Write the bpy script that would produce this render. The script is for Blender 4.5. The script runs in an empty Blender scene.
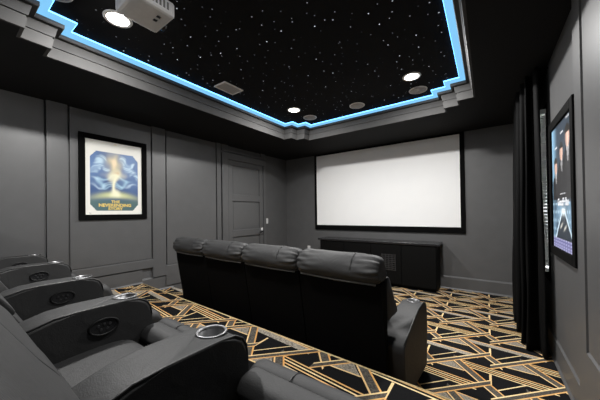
import bpy, bmesh, math, random
from mathutils import Vector, Matrix
random.seed(4)
C = bpy.context.scene.collection
PI = math.pi

# ------------------------------------------------------------------ room sizes (metres)
XL, XR, YD, YB = -4.203, 0.505, 5.298, -1.25
H = 2.725            # soffit
ZC = 2.955           # star ceiling inside the tray
PZ = 0.35            # rear platform
EYE = 1.3639
EDGE = lambda x: 1.603 - 0.0478 * x          # front edge of the platform

# ------------------------------------------------------------------ node helpers
def new_mat(name):
    m = bpy.data.materials.new(name); m.use_nodes = True
    nt = m.node_tree
    b = nt.nodes['Principled BSDF']
    return m, nt, b

class X:
    """a scalar socket with arithmetic"""
    nt = None
    def __init__(s, v): s.v = v
    @staticmethod
    def op(o, *a, clamp=False):
        n = X.nt.nodes.new('ShaderNodeMath'); n.operation = o; n.use_clamp = clamp
        for i, q in enumerate(a):
            q = q.v if isinstance(q, X) else q
            if isinstance(q, (int, float)): n.inputs[i].default_value = q
            else: X.nt.links.new(q, n.inputs[i])
        return X(n.outputs[0])
    def __add__(s, o): return X.op('ADD', s, o)
    __radd__ = __add__
    def __sub__(s, o): return X.op('SUBTRACT', s, o)
    def __rsub__(s, o): return X.op('SUBTRACT', o, s)
    def __mul__(s, o): return X.op('MULTIPLY', s, o)
    __rmul__ = __mul__
    def lt(s, o): return X.op('LESS_THAN', s, o)
    def gt(s, o): return X.op('GREATER_THAN', s, o)
    def mod(s, p): return X.op('FLOORED_MODULO', s, p)
    def floor(s): return X.op('FLOOR', s)
    def abs(s): return X.op('ABSOLUTE', s)
    def max(s, o): return X.op('MAXIMUM', s, o)
    def min(s, o): return X.op('MINIMUM', s, o)

def simple(name, col, rough=.5, metal=0.0, spec=.5, noise=0.0, nscale=20, bump=0.0, bscale=200, emit=None, estr=0, coat=0):
    m, nt, b = new_mat(name)
    b.inputs['Base Color'].default_value = (*col, 1)
    b.inputs['Roughness'].default_value = rough
    b.inputs['Metallic'].default_value = metal
    b.inputs['Specular IOR Level'].default_value = spec
    b.inputs['Coat Weight'].default_value = coat
    tc = nt.nodes.new('ShaderNodeTexCoord')
    if noise:
        n = nt.nodes.new('ShaderNodeTexNoise'); n.inputs['Scale'].default_value = nscale; n.inputs['Detail'].default_value = 5
        nt.links.new(tc.outputs['Object'], n.inputs['Vector'])
        r = nt.nodes.new('ShaderNodeValToRGB')
        r.color_ramp.elements[0].position = .3; r.color_ramp.elements[1].position = .7
        r.color_ramp.elements[0].color = (*[c * (1 - noise) for c in col], 1)
        r.color_ramp.elements[1].color = (*[min(1, c * (1 + noise)) for c in col], 1)
        nt.links.new(n.outputs['Fac'], r.inputs['Fac']); nt.links.new(r.outputs['Color'], b.inputs['Base Color'])
    if bump:
        n2 = nt.nodes.new('ShaderNodeTexNoise'); n2.inputs['Scale'].default_value = bscale; n2.inputs['Detail'].default_value = 4
        nt.links.new(tc.outputs['Object'], n2.inputs['Vector'])
        bp = nt.nodes.new('ShaderNodeBump'); bp.inputs['Strength'].default_value = bump; bp.inputs['Distance'].default_value = .004
        nt.links.new(n2.outputs['Fac'], bp.inputs['Height']); nt.links.new(bp.outputs['Normal'], b.inputs['Normal'])
    if emit:
        b.inputs['Emission Color'].default_value = (*emit, 1); b.inputs['Emission Strength'].default_value = estr
    return m

def attr_mat(name, rough=.35):
    m, nt, b = new_mat(name)
    a = nt.nodes.new('ShaderNodeAttribute'); a.attribute_name = 'ink'
    nt.links.new(a.outputs['Color'], b.inputs['Base Color']); b.inputs['Roughness'].default_value = rough
    return m

M = {}
M['wall'] = simple('charcoal_paint', (.066, .066, .067), .55, noise=.06, nscale=6, bump=.04, bscale=120)
M['trim'] = simple('charcoal_satin_trim', (.070, .070, .071), .42, noise=.04, nscale=8)
M['soffit'] = simple('black_ceiling_paint', (.0035, .0035, .0037), .8, spec=.2, noise=.1, nscale=5)
M['crown'] = simple('grey_crown_paint', (.052, .051, .050), .7, spec=.2, noise=.05, nscale=14)
M['lip'] = simple('dark_crown_lip_paint', (.016, .015, .014), .6, noise=.05, nscale=14)  # darker than the crown bands
M['black'] = simple('black_lacquer', (.0015, .0015, .0015), .6, spec=.1, noise=.1, nscale=9)
M['blackmatte'] = simple('black_velvet_frame', (.0016, .0016, .0016), .8, spec=.06, noise=.1, nscale=30)
M['screen'] = simple('white_screen_vinyl', (.70, .70, .695), .9, spec=.1, noise=.012, nscale=3)
M['curtain'] = simple('black_velvet', (.0012, .0012, .0013), .75, spec=.10, noise=.25, nscale=24, bump=.2, bscale=160)
M['steel'] = simple('brushed_steel', (.22, .22, .225), .42, metal=1, noise=.12, nscale=40)
M['plastic'] = simple('black_gloss_plastic', (.012, .012, .013), .22, noise=.1, nscale=20)
M['bezel'] = simple('black_satin_plastic', (.006, .006, .006), .5, spec=.3, noise=.1, nscale=20)
M['button'] = simple('grey_button_plastic', (.018, .018, .019), .45, noise=.1, nscale=30)
M['white'] = simple('white_plastic', (.62, .61, .59), .4, noise=.03, nscale=10)
M['greyplastic'] = simple('grey_projector_plastic', (.46, .45, .44), .5, noise=.05, nscale=25)
M['grille'] = simple('grey_speaker_grille', (.46, .44, .42), .6, noise=.2, nscale=300)
M['ventmetal'] = simple('vent_metal', (.80, .77, .73), .5, noise=.05, nscale=20)
M['ventdark'] = simple('vent_inner_metal', (.10, .095, .09), .6, noise=.05, nscale=20)
M['switch'] = simple('pale_switch_plate', (.50, .50, .50), .45, noise=.03, nscale=12)
M['blind'] = simple('white_blind_slat', (.74, .74, .72), .5, noise=.04, nscale=20)
M['skyglass'] = simple('daylit_window_glass', (.5, .55, .6), .15, noise=.02, nscale=3, emit=(.95, .97, 1.0), estr=5)
def translucent(name, col):
    m, nt, b = new_mat(name); b.inputs['Base Color'].default_value = (*col, 1); b.inputs['Roughness'].default_value = .5
    tr = nt.nodes.new('ShaderNodeBsdfTranslucent'); n = nt.nodes.new('ShaderNodeTexNoise'); n.inputs['Scale'].default_value = 30
    mx = nt.nodes.new('ShaderNodeMixShader'); mx.inputs[0].default_value = .6; r = nt.nodes.new('ShaderNodeValToRGB')
    r.color_ramp.elements[0].color = (*[c * .9 for c in col], 1); r.color_ramp.elements[1].color = (*col, 1)
    nt.links.new(n.outputs['Fac'], r.inputs['Fac']); nt.links.new(r.outputs['Color'], tr.inputs['Color'])
    nt.links.new(b.outputs[0], mx.inputs[1]); nt.links.new(tr.outputs[0], mx.inputs[2]); nt.links.new(mx.outputs[0], nt.nodes['Material Output'].inputs['Surface'])
    return m
M['blind'] = translucent('white_translucent_slat', (.80, .80, .78))
M['handle'] = simple('satin_nickel', (.6, .6, .6), .3, metal=1, noise=.05, nscale=20)
M['led'] = simple('led_diffuser_blue', (.03, .03, .03), .6, spec=.1, noise=.02, nscale=4, emit=(.23, .60, .96), estr=1.0)
M['tape'] = simple('led_tape_chips', (.5, .5, .5), .5, noise=.02, nscale=4, emit=(.12, .42, 1.0), estr=26)
M['edgetape'] = simple('led_edge_chips', (.1, .1, .1), .5, noise=.02, nscale=4, emit=(.13, .45, 1.0), estr=5)
M['globe'] = simple('opal_sconce_globe', (.8, .8, .78), .4, noise=.02, nscale=10, emit=(1, .985, .965), estr=190)  # glow of the fill globes added on the rear wall
M['lamp'] = simple('lamp_lens', (.9, .9, .88), .4, noise=.02, nscale=30, emit=(1.0, .95, .88), estr=14)
M['gold_ink'] = simple('yellow_title_ink', (.62, .45, .12), .5, noise=.15, nscale=60)
M['white_ink'] = simple('white_title_ink', (.66, .68, .72), .5, noise=.05, nscale=60)
M['dark_ink'] = simple('dark_caption_ink', (.09, .09, .10), .5, noise=.05, nscale=60)
M['binding'] = simple('cream_carpet_binding', (.55, .42, .22), .9, spec=.1, noise=.3, nscale=60)
M['poster'] = attr_mat('poster_inks')
M['seam'] = simple('black_piping_leather', (.012, .012, .012), .5, noise=.1, nscale=40)
M['glint'] = simple('edge_piping_leather', (.10, .10, .10), .3, noise=.1, nscale=40)  # lighter than the other piping: a glint put into the colour

def leather():
    m, nt, b = new_mat('black_leather')
    tc = nt.nodes.new('ShaderNodeTexCoord')
    n = nt.nodes.new('ShaderNodeTexNoise'); n.inputs['Scale'].default_value = 7; n.inputs['Detail'].default_value = 6
    nt.links.new(tc.outputs['Object'], n.inputs['Vector'])
    r = nt.nodes.new('ShaderNodeValToRGB'); r.color_ramp.elements[0].position = .3; r.color_ramp.elements[1].position = .75
    r.color_ramp.elements[0].color = (.0125, .0125, .013, 1); r.color_ramp.elements[1].color = (.0175, .0175, .0175, 1)
    nt.links.new(n.outputs['Fac'], r.inputs['Fac']); nt.links.new(r.outputs['Color'], b.inputs['Base Color'])
    b.inputs['Roughness'].default_value = .64; b.inputs['Specular IOR Level'].default_value = .45
    v = nt.nodes.new('ShaderNodeTexVoronoi'); v.inputs['Scale'].default_value = 260
    nt.links.new(tc.outputs['Object'], v.inputs['Vector'])
    w = nt.nodes.new('ShaderNodeTexNoise'); w.inputs['Scale'].default_value = 11; w.inputs['Detail'].default_value = 3; w.inputs['Distortion'].default_value = 1.2
    nt.links.new(tc.outputs['Object'], w.inputs['Vector'])
    b1 = nt.nodes.new('ShaderNodeBump'); b1.inputs['Strength'].default_value = .25; b1.inputs['Distance'].default_value = .0012
    nt.links.new(v.outputs['Distance'], b1.inputs['Height'])
    b2 = nt.nodes.new('ShaderNodeBump'); b2.inputs['Strength'].default_value = .22; b2.inputs['Distance'].default_value = .012
    nt.links.new(w.outputs['Fac'], b2.inputs['Height']); nt.links.new(b1.outputs['Normal'], b2.inputs['Normal'])
    nt.links.new(b2.outputs['Normal'], b.inputs['Normal'])
    return m
M['leather'] = leather()
M['dustcover'] = simple('black_back_lining_fabric', (.0012, .0012, .0013), .8, spec=.05, noise=.15, nscale=50)  # rear shells, darker and more matte than the leather

def carpet(name, dx, dy):
    m, nt, b = new_mat(name); X.nt = nt
    tc = nt.nodes.new('ShaderNodeTexCoord'); sp = nt.nodes.new('ShaderNodeSeparateXYZ')
    nt.links.new(tc.outputs['Object'], sp.inputs[0])
    x = X(sp.outputs[0]) + dx; y = X(sp.outputs[1]) + dy
    col = (x * 2.0).floor()
    u = x - col * .5
    v = ((y - 2.8) * .984) + 2.8 - col * .25          # half-drop repeat
    P = .5
    LW = .014
    def strip(slope, c, width, lo, hi, per=P):
        w = ((v - u * slope) - c).mod(per)
        r = w.lt(width)
        if lo > 0: r = r * u.gt(lo)
        if hi < .5: r = r * u.lt(hi)
        return r
    grey = X.op('ADD', 0.0, 0.0); gold = X.op('ADD', 0.0, 0.0); cream = X.op('ADD', 0.0, 0.0)
    def fill(mask, g):
        nonlocal grey, gold, cream
        inv = 1.0 - mask
        grey = grey * inv + mask * g; gold = gold * inv; cream = cream * inv
    def line(mask, c=0.0):
        nonlocal gold, cream
        gold = gold.max(mask)
        cream = cream * (1.0 - mask) + mask * c
    # grey triangle under the rising band
    h = (v - 2.885).mod(P)
    tri = h.lt(.2) * ((u - .085) - h).gt(0.0) * ((h + (u - .32) * 1.2)).lt(0.0)
    fill(tri, .7)
    line(h.lt(LW * .8) * u.gt(.085) * u.lt(.32), .6)
    # short diagonal
    line(strip(1.06, 2.435, .014, .02, .245), .8)
    # along-room short line
    line(((v - 2.53).mod(P).lt(.165) * u.lt(.008)).max((v - 2.78).mod(P).lt(.165) * u.gt(.492)), .7)
    # three fine lines, alternating with a wide pale band
    fill(strip(-.10, 2.70, .095, 0, .41, 1.0), 0.0); fill(strip(-.10, 3.00, .095, .28, .5, 1.0), 0.0)
    for k, cc in ((0, .9), (.028, .35), (.056, .9), (.084, .3)):
        line(strip(-.10, 2.70 + k, .0108, 0, .41, 1.0), cc)
        line(strip(-.10, 3.00 + k, .0108, .28, .5, 1.0), cc)
    fill(strip(-.10, 3.215, .065, 0, .41, 1.0), .9)
    fill(strip(-.10, 2.515, .065, .28, .5, 1.0), .9)
    line(strip(-.10, 3.275, LW * .8, 0, .41, 1.0), .3); line(strip(-.10, 2.575, LW * .8, .28, .5, 1.0), .3)
    # falling band
    fill(strip(-1.22, 3.305 - .012, .105, .22, .5), .26)
    fill(strip(-1.22, 2.445 - .012, .105, 0, .085), .26)
    line(strip(-1.22, 3.305 - .018, .018, .22, .5), .55); line(strip(-1.22, 3.305 + .082, .018, .24, .5), .1)
    line(strip(-1.22, 2.445 - .018, .018, 0, .085), .55); line(strip(-1.22, 2.445 + .082, .018, 0, .085), .1)
    # rising band
    fill(strip(1.0, 2.785, .07, 0, .5), .22)
    line(strip(1.0, 2.781, .016, 0, .5), .15); line(strip(1.0, 2.843, .016, 0, .5), .7)
    # colours
    n = nt.nodes.new('ShaderNodeTexNoise'); n.inputs['Scale'].default_value = 90; n.inputs['Detail'].default_value = 3
    nt.links.new(tc.outputs['Object'], n.inputs['Vector'])
    n2 = nt.nodes.new('ShaderNodeTexNoise'); n2.inputs['Scale'].default_value = 3.2
    nt.links.new(tc.outputs['Object'], n2.inputs['Vector'])
    def mix(f, a, c):
        q = nt.nodes.new('ShaderNodeMix'); q.data_type = 'RGBA'
        f = f.v if isinstance(f, X) else f
        nt.links.new(f, q.inputs[0]) if not isinstance(f, float) else setattr(q.inputs[0], 'default_value', f)
        for i, s in ((6, a), (7, c)):
            if isinstance(s, tuple): q.inputs[i].default_value = (*s, 1)
            else: nt.links.new(s, q.inputs[i])
        return q.outputs[2]
    gl = X(n.outputs['Fac'])
    greyc = mix(X.op('MULTIPLY_ADD', gl, 2.6, -.8, clamp=True), (.11, .10, .09), (.46, .41, .33))
    base = mix(grey * 1.0, (.006, .006, .0065), greyc)
    goldc = mix(X.op('ADD', cream * .75, X(n2.outputs['Fac']) * .5 - .12, clamp=True), (.66, .27, .035), (.90, .78, .46))
    goldc = mix(X.op('MULTIPLY_ADD', gl, .9, -.25, clamp=True), goldc, (.30, .19, .08))
    out = mix(gold, base, goldc)
    nt.links.new(out, b.inputs['Base Color'])
    b.inputs['Roughness'].default_value = .95; b.inputs['Specular IOR Level'].default_value = .1
    bp = nt.nodes.new('ShaderNodeBump'); bp.inputs['Strength'].default_value = .5; bp.inputs['Distance'].default_value = .004
    n3 = nt.nodes.new('ShaderNodeTexNoise'); n3.inputs['Scale'].default_value = 400
    nt.links.new(tc.outputs['Object'], n3.inputs['Vector'])
    nt.links.new(n3.outputs['Fac'], bp.inputs['Height']); nt.links.new(bp.outputs['Normal'], b.inputs['Normal'])
    return m
M['carpet'] = carpet('art_deco_carpet', 0.0, 0.0)
M['carpet_up'] = carpet('art_deco_carpet_platform', -.03, -.163)

def starfield():
    m, nt, b = new_mat('fibre_optic_star_panel'); X.nt = nt
    b.inputs['Base Color'].default_value = (.009, .009, .0095, 1); b.inputs['Roughness'].default_value = .9
    b.inputs['Specular IOR Level'].default_value = .1
    tc = nt.nodes.new('ShaderNodeTexCoord')
    tot = None
    for sc, r0, k in ((4.3, .0055, 1.0), (6.6, .0042, .5)):
        v = nt.nodes.new('ShaderNodeTexVoronoi'); v.voronoi_dimensions = '2D'; v.inputs['Scale'].default_value = sc
        nt.links.new(tc.outputs['Object'], v.inputs['Vector'])
        sep = nt.nodes.new('ShaderNodeSeparateColor'); nt.links.new(v.outputs['Color'], sep.inputs[0])
        bright = X(sep.outputs[0]); bright = bright * bright * 1.5 + .08
        t = X(v.outputs['Distance']).lt(r0 * sc) * bright * k
        tot = t if tot is None else tot.max(t)
    b.inputs['Emission Color'].default_value = (.86, .9, 1, 1)
    nt.links.new((tot * .72).v, b.inputs['Emission Strength'])
    return m
M['stars'] = starfield()

# ------------------------------------------------------------------ mesh helpers
def obj(name, bm, mat, parent=None, smooth=False, loc=None):
    me = bpy.data.meshes.new(name); bmesh.ops.recalc_face_normals(bm, faces=bm.faces); bm.to_mesh(me); bm.free()
    for k in (mat if isinstance(mat, (list, tuple)) else [mat]): me.materials.append(M[k])
    if smooth:
        for p in me.polygons: p.use_smooth = True
    o = bpy.data.objects.new(name, me); C.objects.link(o)
    if parent: o.parent = parent
    if loc: o.location = loc
    return o
def thing(name, label, cat, loc=(0, 0, 0), rz=0, group=None):
    o = bpy.data.objects.new(name, None); C.objects.link(o)
    o.empty_display_size = .1
    o.location = loc; o.rotation_euler = (0, 0, rz); o['label'] = label; o['category'] = cat
    if group: o['group'] = group
    return o
def tag(o, label, cat, group=None):
    o['label'] = label; o['category'] = cat
    if group: o['group'] = group
    return o
def struct(name, bm, mat, parent=None, smooth=False):
    o = obj(name, bm, mat, parent, smooth)
    if not parent: o['kind'] = 'structure'
    return o
def box(bm, x0, x1, y0, y1, z0, z1, bev=0, seg=2):
    vs = [bm.verts.new((x, y, z)) for x in (x0, x1) for y in (y0, y1) for z in (z0, z1)]
    fs = [bm.faces.new([vs[i] for i in f]) for f in ((0, 1, 3, 2), (4, 6, 7, 5), (0, 4, 5, 1), (2, 3, 7, 6), (0, 2, 6, 4), (1, 5, 7, 3))]
    if bev:
        es = list({e for f in fs for e in f.edges})
        bmesh.ops.bevel(bm, geom=es, offset=bev, segments=seg, affect='EDGES', profile=.6)
    return bm
def B(*a, **k): return box(bmesh.new(), *a, **k)
def prism_x(bm, prof, x0, x1, bev=0, seg=3):
    a = [bm.verts.new((x0, v, z)) for v, z in prof]; c = [bm.verts.new((x1, v, z)) for v, z in prof]
    n = len(prof); fs = [bm.faces.new(a), bm.faces.new(c[::-1])]
    for i in range(n): fs.append(bm.faces.new((a[i], c[i], c[(i + 1) % n], a[(i + 1) % n])))
    if bev:
        es = list({e for f in fs[:2] for e in f.edges})
        bmesh.ops.bevel(bm, geom=es, offset=bev, segments=seg, affect='EDGES', profile=.5)
    return bm
def spline(pts, sub=4, closed=True):
    n = len(pts); out = []
    for i in range(n if closed else n - 1):
        p = [Vector(pts[(i + k) % n] if closed else pts[min(max(i + k, 0), n - 1)]) for k in (-1, 0, 1, 2)]
        for s in range(sub):
            t = s / sub
            out.append(.5 * ((2 * p[1]) + (p[2] - p[0]) * t + (2 * p[0] - 5 * p[1] + 4 * p[2] - p[3]) * t * t + (3 * p[1] - p[0] - 3 * p[2] + p[3]) * t ** 3))
    if not closed: out.append(Vector(pts[-1]))
    return out
def loft(prof, x0, x1, a=.82, e=.35, bulge=.02, n=26, wr=0.0, sub=4, seed=0):
    """cushion: closed (v,z) profile swept along x with puffed, rounded ends"""
    bm = bmesh.new(); P = spline([Vector(p) for p in prof], sub)
    c = sum(P, Vector((0, 0))) / len(P); rings = []
    for k in range(n + 1):
        tt = -math.cos(PI * k / n) if k not in (0, n) else (-1 if k == 0 else 1)
        s = 1 + bulge * (1 - tt * tt)
        if abs(tt) > a: s *= 1 - e * (1 - math.sqrt(max(0, 1 - ((abs(tt) - a) / (1 - a)) ** 2)))
        ring = []
        for i, p in enumerate(P):
            d = p - c; th = math.atan2(d.y, d.x)
            w = wr * (abs(tt) ** 2.2) * (math.sin(9 * th + 2.2 * math.sin(5 * tt + seed) + seed) + .6 * math.sin(15 * th + 4 * tt + 2 * seed))
            w += wr * .35 * math.sin(6 * tt + 3 * th + seed)
            q = c + d * s + (d.normalized() * w if d.length else d)
            ring.append(bm.verts.new(((x0 + x1) / 2 + tt * (x1 - x0) / 2, q.x, q.y)))
        rings.append(ring)
    m = len(P)
    for r, t in zip(rings, rings[1:]):
        for i in range(m): bm.faces.new((r[i], t[i], t[(i + 1) % m], r[(i + 1) % m]))
    bm.faces.new(rings[0]); bm.faces.new(rings[-1][::-1])
    return bm
def tube(bm, pts, r, seg=6):
    pts = [Vector(p) for p in pts]; rings = []
    for i, p in enumerate(pts):
        d = (pts[min(i + 1, len(pts) - 1)] - pts[max(i - 1, 0)]).normalized()
        s = d.cross(Vector((0, 0, 1)));  s = s.normalized() if s.length > 1e-4 else Vector((1, 0, 0)); t = s.cross(d)
        rings.append([bm.verts.new(p + (s * math.cos(2 * PI * k / seg) + t * math.sin(2 * PI * k / seg)) * r) for k in range(seg)])
    for a, c in zip(rings, rings[1:]):
        for k in range(seg): bm.faces.new((a[k], a[(k + 1) % seg], c[(k + 1) % seg], c[k]))
    bm.faces.new(rings[0]); bm.faces.new(rings[-1][::-1])
    return bm
def lathe(bm, prof, seg=32, cx=0, cy=0, cz=0, close=False):
    rings = []
    for r, z in prof:
        if r == 0: rings.append([bm.verts.new((cx, cy, cz + z))] * seg); continue
        rings.append([bm.verts.new((cx + r * math.cos(2 * PI * k / seg), cy + r * math.sin(2 * PI * k / seg), cz + z)) for k in range(seg)])
    for a, c in zip(rings, rings[1:]):
        for k in range(seg):
            q = []
            for w in (a[k], a[(k + 1) % seg], c[(k + 1) % seg], c[k]):
                if w not in q: q.append(w)
            if len(q) > 2: bm.faces.new(q)
    if close:
        a, c = rings[-1], rings[0]
        for k in range(seg): bm.faces.new((a[k], a[(k + 1) % seg], c[(k + 1) % seg], c[k]))
    return bm
def boolean(o, cutter_bm):
    me = bpy.data.meshes.new('cut'); bmesh.ops.recalc_face_normals(cutter_bm, faces=cutter_bm.faces); cutter_bm.to_mesh(me); cutter_bm.free()
    c = bpy.data.objects.new('cut', me); C.objects.link(c)
    md = o.modifiers.new('b', 'BOOLEAN'); md.operation = 'DIFFERENCE'; md.object = c; md.solver = 'EXACT'
    bpy.context.view_layer.update()
    new = bpy.data.meshes.new_from_object(o.evaluated_get(bpy.context.evaluated_depsgraph_get()))
    new.name = o.name; o.modifiers.clear(); o.data = new
    bpy.data.objects.remove(c)
def text(name, s, size, mat, parent, mtx, bold=0.0, sx=1.0):
    cu = bpy.data.curves.new('t', 'FONT'); cu.body = s; cu.size = size; cu.align_x = 'CENTER'; cu.extrude = .0006; cu.offset = bold
    t = bpy.data.objects.new('t', cu); C.objects.link(t); bpy.context.view_layer.update()
    me = bpy.data.meshes.new_from_object(t.evaluated_get(bpy.context.evaluated_depsgraph_get())); me.name = name
    bpy.data.objects.remove(t)
    me.transform(mtx @ Matrix.Diagonal((sx, 1, 1, 1))); me.materials.clear(); me.materials.append(M[mat])
    o = bpy.data.objects.new(name, me); C.objects.link(o); o.parent = parent
    return o

# ------------------------------------------------------------------ room shell
struct('floor', B(XL - .1, XR + .1, YB - .1, YD + .1, -.1, 0), 'carpet')
bm = bmesh.new()
prof = [(XL, YB), (XR, YB), (XR, EDGE(XR)), (XL, EDGE(XL))]
a = [bm.verts.new((x, y, 0)) for x, y in prof]; c = [bm.verts.new((x, y, PZ)) for x, y in prof]
bm.faces.new(a); bm.faces.new(c)
for i in range(4): bm.faces.new((a[i], a[(i + 1) % 4], c[(i + 1) % 4], c[i]))
struct('raised_floor_platform', bm, 'carpet_up')
struct('carpeted_step', B(XL, -3.60, EDGE(XL) + .002, 2.27, 0, .19, bev=.01), 'carpet')
bm = bmesh.new(); tube(bm, [(XL, EDGE(XL), PZ - .002), (XR, EDGE(XR), PZ - .002)], .007, 8)
obj('edge_binding', bm, 'binding', bpy.data.objects['raised_floor_platform'], True)
struct('wall_left', B(XL - .1, XL, YB - .1, YD + .1, 0, ZC + .15), 'wall')
struct('wall_right', B(XR, XR + .1, YB - .1, YD + .1, 0, ZC + .15), 'wall')
struct('wall_front', B(XL, XR, YD, YD + .1, 0, ZC + .15), 'wall')
struct('wall_back', B(XL, XR, YB - .1, YB, 0, ZC + .15), 'wall')

# stepped opening of the ceiling tray
L = (-3.02, -2.855, -2.69); R = (-.115, -.28, -.445); F = (4.09, 3.925, 3.76); N = (.21, .385, .56)
poly = [(L[0], N[2]), (L[1], N[2]), (L[1], N[1]), (L[2], N[1]), (L[2], N[0]),
        (R[2], N[0]), (R[2], N[1]), (R[1], N[1]), (R[1], N[2]), (R[0], N[2]),
        (R[0], F[2]), (R[1], F[2]), (R[1], F[1]), (R[2], F[1]), (R[2], F[0]),
        (L[2], F[0]), (L[2], F[1]), (L[1], F[1]), (L[1], F[2]), (L[0], F[2])]
def inset(d):                                   # d > 0 moves the outline towards the tray centre
    n = len(poly); out = []
    for i in range(n):
        p0, p1, p2 = poly[i - 1], poly[i], poly[(i + 1) % n]
        def nrm(a, b):
            l = math.hypot(b[0] - a[0], b[1] - a[1]); return (-(b[1] - a[1]) / l, (b[0] - a[0]) / l)
        n1, n2 = nrm(p0, p1), nrm(p1, p2)
        out.append((p1[0] + d * (n1[0] + n2[0]), p1[1] + d * (n1[1] + n2[1])))
    return out
def ring(prof, close=False):
    bm = bmesh.new(); loops = []
    for d, z in prof: loops.append([bm.verts.new((x, y, z)) for x, y in inset(d)])
    prs = list(zip(loops, loops[1:])) + ([(loops[-1], loops[0])] if close else [])
    n = len(poly)
    for a, c in prs:
        for i in range(n): bm.faces.new((a[i], a[(i + 1) % n], c[(i + 1) % n], c[i]))
    return bm
def inside(x, y):
    q = False; n = len(poly)
    for i in range(n):
        (x1, y1), (x2, y2) = poly[i - 1], poly[i]
        if (y1 > y) != (y2 > y) and x < (x2 - x1) * (y - y1) / (y2 - y1) + x1: q = not q
    return q
bm = bmesh.new()
xs = [XL, *L, *R[::-1], XR]; ys = [YB, *N, *F[::-1], YD]; vd = {}
def gv(x, y, z):
    k = (x, y, z)
    if k not in vd: vd[k] = bm.verts.new(k)
    return vd[k]
for i in range(len(xs) - 1):
    for j in range(len(ys) - 1):
        if not inside((xs[i] + xs[i + 1]) / 2, (ys[j] + ys[j + 1]) / 2):
            bm.faces.new([gv(xs[i + p], ys[j + q], H) for p, q in ((0, 0), (1, 0), (1, 1), (0, 1))])
struct('ceiling', bm, 'soffit')
struct('ceiling.001', B(XL, XR, YB, YD, ZC, ZC + .05), 'stars')
S1 = H + .001
struct('trim_1', ring([(-.02, H + .012), (-.02, H - .002), (.0, H - .002), (.012, H + .075), (.006, H + .078), (.006, H + .09), (.016, H + .092), (.032, H + .165), (-.02, H + .165)], True), 'crown')
struct('trim_2', ring([(-.10, H + .165), (.062, H + .165), (.067, H + .172), (.067, H + .20), (.055, H + .205), (.055, H + .19), (-.10, H + .19)], True), 'lip')
struct('trim_3', ring([(-.10, H + .19), (-.10, ZC), (-.12, ZC), (-.12, H + .19)], True), 'soffit')
led = obj('led_strip', ring([(-.095, H + .195), (-.095, ZC - .012), (.130, ZC - .002), (.130, ZC - .008), (-.089, ZC - .018), (-.089, H + .195)], True), 'led')
obj('light_tape', ring([(-.06, H + .1905), (-.06, H + .194), (-.045, H + .194), (-.045, H + .1905)], True), 'tape', led)
obj('light_tape', ring([(.1305, ZC - .012), (.1325, ZC - .012), (.1325, ZC - .001), (.1305, ZC - .001)], True), 'edgetape', led)  # added glowing edge that spreads a halo onto the ceiling
tag(led, 'glowing pale blue LED strip light running around the stepped ceiling tray', 'led light')

# baseboards
def bboard(name, runs):
    """runs: (axis, wall plane, outward sign, from, to, bottom, top)"""
    bm = bmesh.new()
    for ax, w, sg, a0, a1, z0, z1 in runs:
        q = [(w, z0), (w + sg * .040, z0), (w + sg * .040, z0 + .006), (w + sg * .026, z0 + .022), (w + sg * .026, z1 - .022), (w + sg * .004, z1), (w, z1)]
        f = (lambda p, a: (p[0], a, p[1])) if ax == 'y' else (lambda p, a: (a, p[0], p[1]))
        A = [bm.verts.new(f(p, a0)) for p in q]; Bv = [bm.verts.new(f(p, a1)) for p in q]
        bm.faces.new(A); bm.faces.new(Bv)
        for k in range(7): bm.faces.new((A[k], A[(k + 1) % 7], Bv[(k + 1) % 7], Bv[k]))
    return struct(name, bm, 'trim')
T = .018
bboard('baseboard_front', [('x', YD, -1, XL, XR, 0, .222)])
bboard('baseboard_right', [('y', XR, -1, EDGE(XR), YD - T, 0, .215)])
bboard('baseboard_left', [('y', XL, 1, YB, EDGE(XL), PZ, PZ + .217), ('y', XL, 1, EDGE(XL), 2.27, .19, .41), ('y', XL, 1, 2.27, 3.245, 0, .24), ('y', XL, 1, 4.46, YD - T, 0, .222)])
# wall panelling: stiles and rails standing proud of the wall, with a small inner bead
def panelling(name, side, stiles, rails, panels):
    """framing boards with raised fields between them; a narrow groove is left round every field"""
    bm = bmesh.new(); w = XL if side > 0 else XR; t = .042; g = .022
    def bx(y0, y1, z0, z1, t): box(bm, min(w, w + side * t), max(w, w + side * t), y0, y1, z0, z1)
    def wedge(y0, y1, z, h):                        # sloped sill moulding that catches the light
        q = [(w, z), (w + side * t, z), (w + side * t, z + .006), (w + side * (t - .020), z + h), (w, z + h)]
        a = [bm.verts.new((x, y0, zz)) for x, zz in q]; c = [bm.verts.new((x, y1, zz)) for x, zz in q]
        bm.faces.new(a); bm.faces.new(c)
        for k in range(5): bm.faces.new((a[k], a[(k + 1) % 5], c[(k + 1) % 5], c[k]))
    for y0, y1, z0 in stiles: bx(y0, y1, z0, H, t)
    for y0, y1, z0, z1 in rails: bx(y0, y1, z0, z1 - .022, t); wedge(y0, y1, z1 - .022, .022)
    for y0, y1, z0, z1 in panels: bx(y0 + g, y1 - g, z0 + .004, z1, t - .006)
    return struct(name, bm, 'trim')
panelling('trim_4', 1, [(.768, .956, .567), (1.953, 2.152, .41), (3.13, 3.222, .24)],
          [(YB, .768, .567, .70), (.956, 1.953, .567, .70), (2.152, 3.13, .24, .565)],
          [(YB + .1, .768, .70, H - .01), (.956, 1.953, .70, H - .01), (2.152, 3.13, .565, H - .01)])
RF = .020
struct('trim_6', B(XR - RF, XR, 2.425, 3.42, .222, H), 'trim')
panelling('trim_5', -1, [(2.24, 2.40, .222), (1.0, 1.1, .567)], [(1.1, 2.24, .222, .53)], [(1.1, 2.24, .53, H - .01)])

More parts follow.
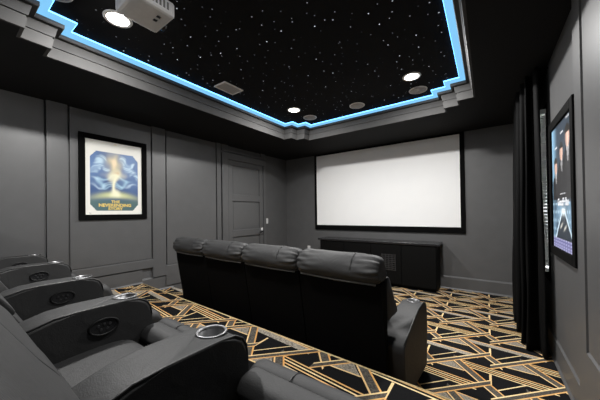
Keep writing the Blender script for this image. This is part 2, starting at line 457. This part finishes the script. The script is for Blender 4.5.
# door
dr = struct('door_1', B(XL, XL + .012, 3.385, 4.39, 0, 2.45), 'trim')
def proud(bm, y0, y1, z0, z1, t=.042): box(bm, XL, XL + t, y0, y1, z0, z1, bev=.003)
bm = bmesh.new()
for a in ((3.40, 3.50, .01, 2.44), (4.275, 4.375, .01, 2.44)): proud(bm, *a)
for a in ((3.50, 4.275, 2.345, 2.44), (3.50, 4.275, 1.625, 1.755), (3.50, 4.275, .90, 1.03), (3.50, 4.275, .01, .22)): proud(bm, *a)
obj('door_frame_rails', bm, 'trim', dr)
for z0, z1 in ((1.755, 2.345), (1.03, 1.625), (.22, .90)):
    bm = bmesh.new(); box(bm, XL + .012, XL + .016, 3.535, 4.24, z0 + .035, z1 - .035, bev=.002)
    obj('door_panel', bm, 'trim', dr)
bm = bmesh.new()
for a in ((3.245, 3.385, 0, 2.56), (4.39, 4.46, 0, 2.56)): proud(bm, *a, t=.058)
for a in ((3.385, 4.39, 2.45, 2.56), (3.245, 4.46, 2.60, 2.64)): proud(bm, *a, t=.058)
for a in ((3.245, 3.40, 2.64, H), (4.33, 4.46, 2.64, H)): proud(bm, *a, t=.048)
obj('door_casing', bm, 'trim', dr)
hn = bmesh.new()
R90 = Matrix.Rotation(PI / 2, 4, 'Y')
bmh = bmesh.new(); lathe(bmh, [(0, .0), (.03, .0), (.03, .008), (.0, .008)], 24); bmh.transform(Matrix.Translation((XL + .042, 4.325, .955)) @ R90)
hd = obj('door_handle', bmh, 'handle', dr)
bmh = bmesh.new(); tube(bmh, [(XL + .045, 4.325, .955), (XL + .09, 4.325, .955), (XL + .095, 4.31, .955), (XL + .095, 4.21, .953)], .010, 10)
obj('lever', bmh, 'blackmatte', hd, True)
bmh = bmesh.new(); box(bmh, XL + .042, XL + .056, 4.295, 4.355, .985, 1.045, bev=.004)
obj('deadbolt_plate', bmh, 'switch', dr)

# window behind the curtain with white blinds
WY0, WY1, WZ0, WZ1 = 3.62, 4.55, .74, 2.34
wn = struct('window_1', B(XR - .006, XR + .002, WY0, WY1, WZ0, WZ1), 'skyglass')
bm = bmesh.new()
for a in ((WY0 - .09, WY0, WZ0 - .09, WZ1 + .09), (WY1, WY1 + .09, WZ0 - .09, WZ1 + .09), (WY0, WY1, WZ1, WZ1 + .09), (WY0, WY1, WZ0 - .09, WZ0)):
    box(bm, XR - .011, XR, *a, bev=.003)
obj('window_casing', bm, 'blackmatte', wn)

# ------------------------------------------------------------------ wall plates
def plate(label, side, y, z, mat='switch', kind='switch', w=.075, h=.118, cat='light switch'):
    t = thing('wall_' + kind, label, cat, (0, 0, 0))
    if side == 'L': box_ = lambda bm, e, a, b, c, d: box(bm, XL + e[0], XL + e[1], y + a, y + b, z + c, z + d, bev=.0015); o = (XL, y, z)
    if side == 'R': box_ = lambda bm, e, a, b, c, d: box(bm, XR - e[1], XR - e[0], y + a, y + b, z + c, z + d, bev=.0015); o = (XR, y, z)
    if side == 'F': box_ = lambda bm, e, a, b, c, d: box(bm, y + a, y + b, YD - e[1], YD - e[0], z + c, z + d, bev=.0015); o = (y, YD, z)
    bm = bmesh.new(); box_(bm, (0, .007), -w / 2, w / 2, -h / 2, h / 2); p = obj('cover_plate', bm, mat, t)
    if kind == 'switch':
        bm = bmesh.new(); box_(bm, (.007, .012), -.017, .017, -.034, .034); obj('rocker', bm, mat, t)
    else:
        for s in (-1, 1):
            bm = bmesh.new(); box_(bm, (.007, .010), -.017, .017, s * .024 - .014, s * .024 + .014); obj('socket', bm, mat, t)
    t.location = o
    for c in t.children: c.data.transform(Matrix.Translation([-q for q in o]))
    return t
plate('pale light switch plate on the grey wall right of the door handle', 'L', 4.53, 1.187, w=.10, h=.12)
plate('pale power outlet on the screen wall left of the black cabinet', 'F', -3.53, .512, kind='outlet', cat='power outlet')
plate('grey power outlet low on the right wall above the baseboard past the curtain', 'R', 3.47, .315, kind='outlet', cat='power outlet')
plate('dark power outlet on the panelled left wall beside the front recliners', 'L', 2.44, .45, mat='trim', kind='outlet', cat='power outlet')

# ------------------------------------------------------------------ projection screen
t = thing('projection_screen', 'large white projection screen in a thin black frame on the end wall', 'projection screen', (-1.815, YD, .975))
sx0, sx1, sz0, sz1 = -3.272, -.372, 1.080, 2.690
ox0, ox1, oz0, oz1 = -3.325, -.305, .975, H - .004
def loc_tr(bm, o): bm.transform(Matrix.Translation([-q for q in o])); return bm
o = (-1.815, YD, .975)
bm = bmesh.new()
for a in ((ox0, sx0, oz0, oz1), (sx1, ox1, oz0, oz1), (sx0, sx1, oz0, sz0), (sx0, sx1, sz1, oz1)):
    box(bm, a[0], a[1], YD - .035, YD, a[2], a[3], bev=.003)
obj('screen_frame', loc_tr(bm, o), 'blackmatte', t)
obj('screen_fabric', loc_tr(B(sx0, sx1, YD - .022, YD - .014, sz0, sz1), o), 'screen', t)

# ------------------------------------------------------------------ low black cabinet under the screen
o = (-1.8, 5.05, 0)
t = thing('media_cabinet', 'long low black cabinet on the carpet beneath the screen', 'cabinet', o)
obj('cabinet_body', loc_tr(B(-2.95, -.70, 4.87, 5.262, .04, .78, bev=.004), o), 'black', t)
obj('cabinet_top', loc_tr(B(-2.99, -.658, 4.835, 5.27, .78, .818, bev=.006), o), 'plastic', t)
obj('plinth', loc_tr(B(-2.92, -.72, 4.90, 5.25, 0, .04), o), 'blackmatte', t)
for k in range(4):
    x0 = -2.945 + k * .561
    dd = obj('cabinet_door', loc_tr(B(x0 + .004, x0 + .555, 4.854, 4.87, .06, .77, bev=.003), o), 'black', t)
bm = bmesh.new()
for k in range(9): box(bm, -1.62, -1.36, 4.843, 4.853, .30 + k * .034, .312 + k * .034)
for k in range(5): box(bm, -1.61 + k * .06, -1.60 + k * .06, 4.846, 4.854, .295, .59)
obj('louvre_grille', loc_tr(bm, o), 'button', t)

# ------------------------------------------------------------------ posters
def paint(name, w, h, f, parent, mtx, nu=110, nv=160):
    bm = bmesh.new(); vs = [[bm.verts.new(((i / nu - .5) * w, (j / nv - .5) * h, 0)) for i in range(nu + 1)] for j in range(nv + 1)]
    for j in range(nv):
        for i in range(nu): bm.faces.new((vs[j][i], vs[j][i + 1], vs[j + 1][i + 1], vs[j + 1][i]))
    ex = bmesh.ops.extrude_face_region(bm, geom=list(bm.faces))
    for v in ex['geom']:
        if isinstance(v, bmesh.types.BMVert): v.co.z += .002
    me = bpy.data.meshes.new(name); bmesh.ops.recalc_face_normals(bm, faces=bm.faces); bm.to_mesh(me); bm.free()
    at = me.color_attributes.new('ink', 'FLOAT_COLOR', 'POINT')
    for v, d in zip(me.vertices, at.data): d.color = (*f(v.co.x / w + .5, v.co.y / h + .5), 1)
    me.transform(mtx); me.materials.append(M['poster'])
    o = bpy.data.objects.new(name, me); C.objects.link(o); o.parent = parent
    return o
def mixc(a, b, t): t = max(0, min(1, t)); return tuple(p + (q - p) * t for p, q in zip(a, b))
def fbm(x, y):
    return .5 + .25 * (math.sin(7 * x + 3 * y) + math.sin(-5 * x + 11 * y + 1.3) * .6 + math.sin(17 * x - 9 * y + 2) * .4) / 1.0
def sst(a, b, x):
    t = max(0, min(1, (x - a) / (b - a))); return t * t * (3 - 2 * t)
def art_fantasy(u, v):
    paper = (.66, .65, .60)
    x, y = (u - .075) / .85, (v - .055) / .80
    e = min(x, 1 - x, y, 1 - y); cut = min(x + y * 1.1, (1 - x) + y * 1.1, x + (1 - y) * 1.1, (1 - x) + (1 - y) * 1.1)
    if e < 0 or cut < .12: return paper
    wx = x + .035 * math.sin(13 * y + 4 * x) + .02 * math.sin(29 * x - 17 * y); wy = y + .03 * math.sin(15 * x - 5 * y) + .018 * math.sin(31 * y + 11 * x)
    c = mixc((.030, .065, .17), (.10, .18, .36), sst(.25, .8, y) * .8 + .5 * fbm(wx, wy) - .2)
    g = math.exp(-((y - .27 + .25 * (x - .5) ** 2) / .055) ** 2) * math.exp(-((x - .5) / .46) ** 2)
    c = mixc(c, (.55, .58, .26), g * .9)
    c = mixc(c, (.07, .13, .10), sst(.23, .14, y) * .75)
    # pale rolling clouds on both sides
    for cx, cy, r in ((.16, .80, .12), (.27, .87, .08), (.12, .68, .09), (.29, .72, .07), (.76, .78, .13), (.86, .69, .11), (.70, .87, .07), (.90, .82, .06), (.93, .58, .06)):
        d = math.hypot((wx - cx), (wy - cy) * 1.3) / r
        w = math.exp(-(d / .85) ** 4) * (.30 + .55 * (.5 + .5 * math.sin(26 * wx + 9 * math.sin(21 * wy))))
        c = mixc(c, (.50, .66, .76), w)
    # ring of mist and streaks
    for cy, rx, ry, k in ((.50, .27, .075, .8), (.43, .20, .05, .7)):
        d = math.hypot((wx - .46) / rx, (wy - cy) / ry)
        c = mixc(c, (.50, .76, .88), k * math.exp(-((d - 1) / .24) ** 2) * (.5 + .5 * sst(-.3, .4, math.sin(5 * x + 3 * y + 1))))
    for cx, cy, s_ in ((.16, .40, .13), (.82, .42, .12), (.12, .50, .08)):
        c = mixc(c, (.45, .58, .70), .7 * math.exp(-((x - cx) / s_) ** 2 - ((wy - cy - .25 * abs(x - cx)) / .022) ** 2))
    # widening beam of light under a glowing cloud
    wid = .050 + .09 * sst(.40, .24, y) + .10 * sst(.48, .62, y) * sst(.75, .6, y)
    bm_ = math.exp(-((wx - .49) / wid) ** 2) * sst(.20, .27, y) * sst(.80, .62, y)
    c = mixc(c, (.74, .72, .52), bm_ * .95)
    d = math.hypot((wx - .48) / .15, (wy - .82) / .17)
    c = mixc(c, (.70, .57, .26), .9 * math.exp(-d * d * 1.1))
    d = math.hypot((wx - .48) / .08, (wy - .83) / .11)
    c = mixc(c, (.74, .60, .42), .9 * math.exp(-d ** 4))
    c = mixc(c, (.45, .22, .10), .45 * math.exp(-((wx - .50) / .05) ** 2 - ((wy - .64) / .03) ** 2))
    return c
def picture(name, label, center, out, w, h, fw, fd, art, pw, ph, depth=.008, fmat='blackmatte'):
    """framed print; local x to the viewer's right, y up, z out of the wall"""
    zax = Vector(out); yax = Vector((0, 0, 1)); xax = yax.cross(zax)
    m = Matrix((xax, yax, zax)).transposed().to_4x4()
    t = thing(name, label, 'framed poster', center)
    bm = bmesh.new()
    for a in ((-w / 2, -w / 2 + fw, -h / 2, h / 2), (w / 2 - fw, w / 2, -h / 2, h / 2), (-w / 2 + fw, w / 2 - fw, -h / 2, -h / 2 + fw), (-w / 2 + fw, w / 2 - fw, h / 2 - fw, h / 2)):
        box(bm, *a, 0, fd, bev=.006)
    bm.transform(m); obj('picture_frame', bm, fmat, t)
    bm = bmesh.new(); box(bm, -w / 2 + fw * .8, w / 2 - fw * .8, -h / 2 + fw * .8, h / 2 - fw * .8, .002, depth - .001); bm.transform(m)
    obj('backing_board', bm, 'blackmatte', t)
    p = paint('print', pw, ph, art, t, m @ Matrix.Translation((0, 0, depth)))
    return t, p, m
pw, ph = .672, .985
t, p, m = picture('framed_poster', 'framed poster of pale light and blue mist on the left wall', (XL + .036, 1.459, 1.869), (1, 0, 0), .805, 1.118, .068, .028, art_fantasy, pw, ph)
zt = .0108
def put(s, x, y, size, mat, bold=0, sx=1.0, name='lettering'):
    return text(name, s, size, mat, p, m @ Matrix.Translation((x, y, zt)), bold, sx)
put('THE', 0, -.335, .050, 'gold_ink', .002, 1.1)
put('NEVERENDING', 0, -.385, .056, 'gold_ink', .0022, 1.02)
put('STORY', 0, -.430, .050, 'gold_ink', .0022, 1.1)
put('•••', 0, .455, .03, 'gold_ink', 0)
put('PG', -.285, -.478, .02, 'dark_ink', 0)

def art_men(u, v):
    c = mixc((.035, .050, .070), (.22, .40, .56), sst(.32, .0, u) * sst(.30, .5, v) * .95)
    # three plain suited figures standing behind one another
    for cx, cy, s, sk in ((.20, .67, .085, (.62, .40, .32)), (.50, .76, .088, (.64, .42, .34)), (.79, .84, .10, (.74, .50, .42))):
        body = abs(u - cx) < s * 1.75 * sst(cy - s * .3, cy - s * 1.6, v) + s * .3 and v < cy - s * .5 and v > .40
        if body:
            c = (.012, .012, .014)
            if abs(u - cx - .01) < (v - (cy - s * 2.6)) * .22 and v > cy - s * 2.6: c = (.66, .66, .68)
            if abs(u - cx - .01) < .016 and v > cy - s * 2.8: c = (.03, .03, .035)
        d = math.hypot((u - cx) / (s * .95), (v - cy) / (s * .72))
        if d < 1: c = mixc(sk, tuple(q * .45 for q in sk), sst(.2, 1, abs(u - cx - .02) / s + .2 * d))
        if math.hypot((u - cx) / (s * 1.05), (v - cy - s * .42) / (s * .5)) < 1 and v > cy + s * .33: c = (.02, .018, .016)
    # street at night in the lower part
    if v < .37:
        c = mixc((.05, .09, .14), (.20, .34, .48), fbm(u * 2, v * 3))
        if abs(u - .55) > (.37 - v) * .1 + .12: 
            c = mixc(c, (.62, .84, 1.0), .9 * max(0, math.sin(u * 70)) * max(0, math.sin(v * 90)))
        road = (.34 - v) * 1.6
        if abs(u - .55) < road and v < .30: c = (.030, .040, .055)
        if abs(abs(u - .55) - road) < .025 and v < .32: c = (.62, .78, .90)
        c = mixc(c, (.80, .92, .98), math.exp(-((u - .55) / .10) ** 2 - ((v - .30) / .03) ** 2))
        for cx, cy in ((.45, .19), (.62, .175)):
            c = mixc(c, (.65, .65, .6), math.exp(-((u - cx) / .06) ** 2 - ((v - cy - .3 * (u - cx)) / .012) ** 2))
    if v < .085:
        c = mixc((.14, .14, .34), (.55, .55, .78), .5 + .5 * math.sin(u * 60) if math.sin(v * 260) > -.2 else 0)
    return c
RY0, RY1, RZ0, RZ1 = 2.385, 3.185, .985, 2.105
pw2, ph2 = .665, .985
t, p2, m2 = picture('framed_poster', 'framed dark poster of three suited figures above a night street, right wall', (XR - RF, (RY0 + RY1) / 2, (RZ0 + RZ1) / 2), (-1, 0, 0), RY1 - RY0, RZ1 - RZ0, .070, .034, art_men, pw2, ph2, depth=.018)
def put2(s, x, y, size, mat, bold=0, sx=1.0):
    return text('lettering', s, size, mat, p2, m2 @ Matrix.Translation((x, y, .0208)), bold, sx)
put2('GoodFellas', .03, -.150, .08, 'white_ink', .0025, .95)
put2('• • • • • • •', .03, -.075, .04, 'white_ink')
put2('• • • • •', .03, -.20, .04, 'white_ink')
for x, y in ((-.17, .30), (.03, .385), (.21, .455)): put2('• • •', x, y, .05, 'white_ink', .002)

# ------------------------------------------------------------------ curtain and blind
t = thing('window_blind', 'white slatted window blind glimpsed behind the black curtain', 'window blind', (XR - .03, 4.05, 2.36))
o = (XR - .03, 4.05, 2.36)
obj('head_rail', loc_tr(B(XR - .054, XR - .0112, 3.56, 4.58, 2.335, 2.375, bev=.003), o), 'blind', t)
for k in range(44):
    z = .80 + k * .0345
    obj('slat', loc_tr(B(XR - .050, XR - .014, 3.57, 4.57, z, z + .0315, bev=.003), o), 'blind', t)
obj('bottom_rail', loc_tr(B(XR - .050, XR - .014, 3.57, 4.57, .745, .775, bev=.003), o), 'blind', t)
bm = bmesh.new()
def cpath(z):
    f = (2.67 - z) / 2.66
    pts = [(.412 + .015 * f, 3.36 - .06 * f), (.405 + .015 * f, 3.30 - .08 * f), (.375 + .02 * f, 3.33 - .06 * f), (.395, 3.42), (.37 - .0 * f, 3.47 - .08 * f), (.325 - .03 * f, 3.40 - .06 * f),
           (.345, 3.56), (.30 - .035 * f, 3.60 - .13 * f), (.335, 3.78), (.285 - .04 * f, 3.83 - .05 * f), (.33, 4.0), (.29 - .05 * f, 4.12), (.34, 4.28), (.30 - .05 * f, 4.40), (.35, 4.55), (.40, 4.66)]
    return spline([Vector(q) for q in pts], 5, False)
NZ = 30; rows = []
for j in range(NZ + 1):
    z = 2.685 - (2.685 - .012) * j / NZ
    P = cpath(z)
    front = []; back = []
    for i, q in enumerate(P):
        d = (P[min(i + 1, len(P) - 1)] - P[max(i - 1, 0)]).normalized(); nn = Vector((d.y, -d.x)) * .004
        wob = .006 * math.sin(z * 5 + i * .7) * (1 - z / 2.7)
        front.append(bm.verts.new((q.x + nn.x + wob, q.y + nn.y, z))); back.append(bm.verts.new((q.x - nn.x + wob, q.y - nn.y, z)))
    rows.append(front + back[::-1])
m_ = len(rows[0])
for a, c in zip(rows, rows[1:]):
    for i in range(m_): bm.faces.new((a[i], a[(i + 1) % m_], c[(i + 1) % m_], c[i]))
bm.faces.new(rows[0]); bm.faces.new(rows[-1][::-1])
cr = thing('window_curtain', 'floor-length black velvet curtain hanging in folds on the right wall', 'curtain', (.40, 3.9, .012))
obj('curtain_fabric', loc_tr(bm, (.40, 3.9, .012)), 'curtain', cr, True)
bm = bmesh.new(); tube(bm, [(.395, 3.30, 2.695), (.395, 4.75, 2.695)], .014, 12)
obj('curtain_rod', loc_tr(bm, (.40, 3.9, .012)), 'blackmatte', cr, True)
for y in (3.35, 4.70): obj('rod_bracket', loc_tr(B(.39, XR, y - .008, y + .008, 2.688, 2.702), (.40, 3.9, .012)), 'blackmatte', cr)

# ------------------------------------------------------------------ ceiling fittings
spots = [(-2.41, .872, 'brightest downlight in the star ceiling beside the hanging projector'), (-2.403, 3.24, 'small round downlight at the far left corner of the star ceiling'),
         (-.70, 3.28, 'round downlight at the far right corner of the star ceiling'), (-.70, .872, 'round downlight above the back row, right of the hanging projector')]
def fitting(name, parts, label, cat, loc, group):
    t = thing(name, label, cat, loc, 0, group)
    for n, prof, mat in parts: obj(n, lathe(bmesh.new(), prof, 36), mat, t, True)
    return t
for li, (x, y, lab) in enumerate(spots):
    fitting('ceiling_downlight', [('trim_ring', [(.078, 0), (.078, -.006), (.098, -.006), (.102, 0)], 'white'), ('lens', [(0, -.003), (.079, -.003), (.079, 0), (0, 0)], 'lamp')], lab, 'ceiling light', (x, y, ZC), 'downlights in the star ceiling')
    ld = bpy.data.lights.new('downlight', 'AREA'); ld.shape = 'DISK'; ld.size = .15; ld.energy = {0: 84, 1: 70, 2: 92, 3: 30}[li]; ld.color = (1, .985, .965); ld.spread = PI
    lo = bpy.data.objects.new('downlight_lamp', ld); C.objects.link(lo); lo.location = (x, y, ZC - .012)
for x, y, lab in ((-.713, 3.695, 'round ceiling speaker behind the far right downlight'), (-1.555, 3.675, 'round ceiling speaker at the middle of the far tray edge'),
                  (-2.382, 3.657, 'round ceiling speaker behind the far left downlight'), (-2.45, .49, 'round ceiling speaker near the camera, beside the brightest downlight')):
    fitting('ceiling_speaker', [('speaker_rim', [(.098, 0), (.098, -.007), (.110, -.006), (.112, 0)], 'ventmetal'), ('speaker_grille', [(0, -.005), (.099, -.005), (.099, 0), (0, 0)], 'grille')], lab, 'ceiling speaker', (x, y, ZC), 'ceiling speakers')
t = thing('ceiling_vent', 'grey rectangular air vent in the star ceiling near the left tray edge', 'air vent', (-2.634, 2.175, ZC))
bm = bmesh.new()
for a in ((-.105, .105, -.148, -.128), (-.105, .105, .128, .148), (-.105, -.087, -.128, .128), (.087, .105, -.128, .128)): box(bm, *a, -.010, 0, bev=.002)
obj('vent_frame', bm, 'ventmetal', t)
bm = bmesh.new(); box(bm, -.087, .087, -.128, .128, -.002, 0); obj('vent_backing', bm, 'ventdark', t)
for k in range(11):
    x = -.078 + k * .0156
    bm = bmesh.new(); box(bm, x - .0045, x + .0045, -.128, .128, -.008, -.003); obj('vent_slat', bm, 'grille', t)

# added unseen globes behind the camera, fill light for walls and screen
for x, lab in ((-3.05, 'opal globe wall sconce at the left of the rear wall'), (-.95, 'opal globe wall sconce at the right of the rear wall')):
    t = thing('wall_sconce', lab, 'wall lamp', (x, YB, 2.02), 0, 'rear wall sconces')
    bm = lathe(bmesh.new(), [(0, 0), (.06, 0), (.06, .012), (.02, .018), (.014, .06), (0, .06)], 24); bm.transform(Matrix.Rotation(-PI / 2, 4, 'X')); obj('wall_bracket', bm, 'handle', t, True)
    bm = bmesh.new(); bmesh.ops.create_uvsphere(bm, u_segments=24, v_segments=14, radius=.07); bm.transform(Matrix.Translation((0, .125, 0))); obj('globe_shade', bm, 'globe', t, True)
# projector
t = thing('ceiling_projector', 'pale grey projector hanging upside down from the star ceiling', 'projector', (-1.90, .80, ZC))
bm = bmesh.new(); box(bm, -.14, .14, -.085, .195, -.215, -.105, bev=.035, seg=4); obj('projector_body', bm, 'greyplastic', t, False)
bm = bmesh.new()
for k in range(8): box(bm, .1385, .142, -.045 + k * .025, -.032 + k * .025, -.185, -.135)
obj('side_vent', bm, 'ventdark', t)
for dx in (.0, .05): obj('foot_socket', B(dx, dx + .024, .10, .125, -.2175, -.2145), 'plastic', t)
bm = bmesh.new(); lathe(bm, [(.045, 0), (.045, .03), (.036, .035), (.03, .01), (0, .008)], 28); bm.transform(Matrix.Translation((-.06, .185, -.16)) @ Matrix.Rotation(-PI / 2, 4, 'X')); obj('lens_barrel', bm, 'plastic', t, True)
bm = bmesh.new(); lathe(bm, [(0, 0), (.055, 0), (.055, -.012), (.018, -.016), (.018, -.106), (0, -.106)], 24); obj('mount_pole', bm, 'greyplastic', t, True)
bm = bmesh.new()
for a, c in ((-.09, -.04), (.08, -.04), (-.09, .12), (.08, .12)):
    tube(bm, [(0, 0, -.096), (a * .6, c * .6, -.099), (a, c, -.108)], .007, 8)
obj('mount_arms', bm, 'greyplastic', t, True)

# ------------------------------------------------------------------ recliners
AW = .17
NOSE = [(.735, .594), (.768, .574), (.785, .545), (.79, .50), (.787, .30), (.775, .05)]
ARM = [(.205, .05), (.190, .22), (.165, .42), (.168, .462), (.188, .482), (.26, .528), (.34, .575), (.42, .598), (.50, .602), (.68, .600)] + NOSE
ARM_END = [(.205, .05), (.190, .22), (.165, .38), (.168, .422), (.188, .448), (.26, .484), (.36, .524), (.46, .562), (.55, .590), (.68, .601)] + NOSE
def arm_parts(parent, xc, panel=True, end=False):
    """armrest with cup holder and switch panel, centred on local x = xc"""
    prof = ARM_END if end else ARM
    bm = prism_x(bmesh.new(), prof, xc - AW / 2, xc + AW / 2, bev=.014)
    arm = obj('armrest', bm, 'leather', parent)
    cup = bmesh.new(); lathe(cup, [(0, 0), (.042, 0), (.042, .09), (0, .09)], 32, xc - .002, .702, .53); boolean(arm, cup)
    for pl in arm.data.polygons: pl.use_smooth = abs(pl.normal.x) < .98
    bm = bmesh.new(); lathe(bm, [(.042, .596), (.044, .604), (.050, .6045), (.053, .6005), (.050, .598), (.0412, .594), (.0385, .535), (0, .533), (0, .5315), (.0413, .5315), (.0415, .590)], 36, xc - .002, .702, 0)
    obj('cup_holder', bm, 'steel', arm, True)
    for s in (1,):
        bm = bmesh.new(); tube(bm, [(xc + s * (AW / 2 - .006), v, z + .0005) for v, z in prof[4:14]], .0045, 6); obj('piping', bm, 'seam', arm, True)
    if not panel: return arm
    # oval switch panel on the face towards the seat
    xs_ = xc + AW / 2
    def oval(ro, ri, x0, x1):
        bm = bmesh.new(); lathe(bm, [(ri, x0), (ri, x1), ((ri + ro) / 2, x1 + .003), (ro, x0)], 32, close=True)
        bm.transform(Matrix.Translation((xs_, .585, .515)) @ Matrix.Diagonal((1, 1, .62, 1)) @ Matrix.Rotation(PI / 2, 4, 'Y')); return bm
    sp = obj('switch_bezel', oval(.062, .050, -.002, .005), 'bezel', arm, True)
    bm = bmesh.new(); lathe(bm, [(0, .0025), (.051, .0025), (.051, -.001), (0, -.001)], 32)
    bm.transform(Matrix.Translation((xs_, .585, .515)) @ Matrix.Diagonal((1, 1, .62, 1)) @ Matrix.Rotation(PI / 2, 4, 'Y')); obj('switch_panel', bm, 'plastic', arm)
    for dv, dz in ((-.022, .006), (.0, .010), (.022, .006), (-.012, -.012), (.012, -.012)):
        bm = bmesh.new(); lathe(bm, [(0, .006), (.005, .006), (.0065, .002), (0, .002)], 12); bm.transform(Matrix.Translation((xs_, .585 + dv, .515 + dz)) @ Matrix.Rotation(PI / 2, 4, 'Y')); obj('button', bm, 'button', arm)
    return arm
def make_recliner(pitch):
    t = thing('recliner', '', 'recliner')
    hb = pitch / 2 - .005; HW = pitch / 2 - AW / 2 - .001
    obj('base_frame', B(-HW + .01, HW - .01, .16, .66, .05, .27, bev=.01), 'blackmatte', t)
    for a, c in ((-HW + .05, .20), (HW - .05, .20), (-HW + .05, .62), (HW - .05, .62)):
        obj('foot', lathe(bmesh.new(), [(0, 0), (.02, 0), (.024, .05), (0, .05)], 14, a, c), 'plastic', t)
    obj('seat_cushion', loft([(.30, .30), (.32, .42), (.42, .435), (.55, .442), (.655, .435), (.703, .40), (.716, .33), (.68, .27), (.45, .26)], -HW, HW, .86, .22, .01), 'leather', t, True)
    ft = obj('footrest', loft([(.798, .40), (.81, .44), (.845, .462), (.89, .445), (.922, .38), (.93, .26), (.92, .14), (.885, .10), (.83, .11), (.803, .18), (.796, .30)], -HW - .04, HW + .04, .84, .30, .0), 'leather', t, True)
    bm = bmesh.new(); tube(bm, spline([(-.10, .80, .43), (-.10, .815, .453), (-.10, .845, .4635), (-.10, .89, .447), (-.10, .923, .385), (-.10, .932, .26)], 4, False), .0022, 6); obj('seam', bm, 'seam', ft, True)
    obj('footrest_pad', loft([(.728, .40), (.738, .437), (.765, .455), (.80, .458), (.825, .45), (.83, .40), (.78, .365)], -HW, HW, .9, .15, .0), 'leather', t, True)
    # back: flat rear shell, front cushion, padded head roll folding over the top
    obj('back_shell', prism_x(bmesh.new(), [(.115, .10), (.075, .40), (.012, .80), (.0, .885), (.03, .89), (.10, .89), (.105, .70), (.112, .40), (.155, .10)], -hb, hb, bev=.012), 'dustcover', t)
    obj('back_cushion', loft([(.118, .630), (.112, .84), (.125, .90), (.158, .905), (.220, .80), (.272, .708), (.315, .635), (.285, .618), (.2, .618)], -hb + .001, hb - .001, .94, .03, .0, n=40, sub=7), 'leather', t, True)
    obj('lumbar_cushion', loft([(.13, .42), (.13, .59), (.20, .622), (.300, .622), (.345, .56), (.395, .47), (.39, .42), (.30, .40)], -HW, HW, .92, .06, .0), 'leather', t, True)
    hc = obj('head_cushion', loft([(-.016, .893), (-.050, .925), (-.060, .965), (-.045, 1.015), (-.010, 1.055), (.035, 1.072), (.085, 1.055), (.115, .99), (.145, .925), (.125, .893), (.04, .885)], -hb + .002, hb - .002, .78, .34, .045, n=64, wr=.0048, sub=10, seed=.7), 'leather', t, True)
    bm = bmesh.new(); tube(bm, [(-hb + .03, -.014, .884), (0, -.020, .880), (hb - .03, -.014, .884)], .006, 8); obj('piping', bm, 'glint', t, True)
    bm = bmesh.new(); tube(bm, spline([(.15, -.045, .915), (.15, -.063, .965), (.15, -.049, 1.019), (.15, -.012, 1.061), (.15, .035, 1.079), (.15, .09, 1.061)], 4, False), .0025, 6); obj('seam', bm, 'seam', hc, True)
    arm_parts(t, -pitch / 2)
    return t
def dup(root, loc, rz):
    r = root.copy(); C.objects.link(r); r.location = loc; r.rotation_euler = (0, 0, rz)
    for ch in list(root.children):
        c = ch.copy(); C.objects.link(c); c.parent = r
        for g in list(ch.children):
            d = g.copy(); C.objects.link(d); d.parent = c
    return r
def place(proto, spots, labels, group):
    out = []
    for k, ((x, y, z, rz), lab) in enumerate(zip(spots, labels)):
        r = proto if k == 0 else dup(proto, (x, y, z), rz)
        r.location = (x, y, z); r.rotation_euler = (0, 0, rz)
        r['label'] = lab; r['category'] = 'recliner'; r['group'] = group
        out.append(r)
    return out
# front row: slightly turned, spaced 0.69 m
A = math.radians(-3.2)
FP = .69
fr = place(make_recliner(FP), [(-.566 - (k + .5) * FP * math.cos(A), 1.69 + (k + .5) * FP * math.sin(-A), 0, A) for k in range(4)],
    ['front row black leather recliner with the exposed outer armrest, nearest the curtain', 'front row black leather recliner, second from the right end of its row',
     'front row black leather recliner, second from the left end of its row', 'front row black leather recliner at the left end, nearest the door'], 'front row recliners')
arm_parts(fr[0], FP / 2, False, True)
# back row on the platform: left armrest of each seat at the listed x
BP = .69
br = place(make_recliner(BP), [(x + BP / 2, y - .70, PZ + .008, 0) for x, y in ((-.778, .556), (-1.477, .556), (-2.185, .572), (-3.10, .625), (-3.88, .62))],
    ['back row black leather recliner at the right end, closest to the camera', 'back row black leather recliner left of the large steel cup holder in the foreground',
     'back row black leather recliner in the middle of its row', 'back row black leather recliner, second from the left wall', 'back row black leather recliner at the far left against the panelled wall'], 'back row recliners')
arm_parts(br[0], BP / 2, False)
for c in list(br[0].children):                      # the nearest armrest has no switch panel
    if c.name.startswith('armrest'):
        for g in list(c.children):
            if g.name.split('.')[0] in ('switch_bezel', 'switch_panel', 'button'): bpy.data.objects.remove(g)

# ------------------------------------------------------------------ world, camera
w = bpy.data.worlds.new('World'); bpy.context.scene.world = w; w.use_nodes = True
w.node_tree.nodes['Background'].inputs[0].default_value = (.02, .02, .02, 1)
yaw, pit, rol = .6203, .0087, -.0133
fw = Vector((-math.sin(yaw) * math.cos(pit), math.cos(yaw) * math.cos(pit), math.sin(pit)))
rt = Vector((math.cos(yaw), math.sin(yaw), 0)); up = rt.cross(fw)
r2 = rt * math.cos(rol) + up * math.sin(rol); u2 = -rt * math.sin(rol) + up * math.cos(rol)
cd = bpy.data.cameras.new('camera'); cam = bpy.data.objects.new('camera', cd); C.objects.link(cam)
cam.matrix_world = Matrix(((r2.x, u2.x, -fw.x, 0), (r2.y, u2.y, -fw.y, 0), (r2.z, u2.z, -fw.z, EYE), (0, 0, 0, 1)))
cd.sensor_width = 36; cd.lens = 262.1056 / 600 * 36; cd.clip_start = .02
cd.shift_y = 10.7062 / 600
sc = bpy.context.scene; sc.camera = cam
vs = sc.view_settings; vs.view_transform = 'Standard'; vs.look = 'None'; vs.gamma = 1; vs.use_curve_mapping = False; vs.exposure = 0.0
try: sc.cycles.use_denoising = True
except Exception: pass
sc.cycles.max_bounces = 8; sc.cycles.sample_clamp_indirect = 6
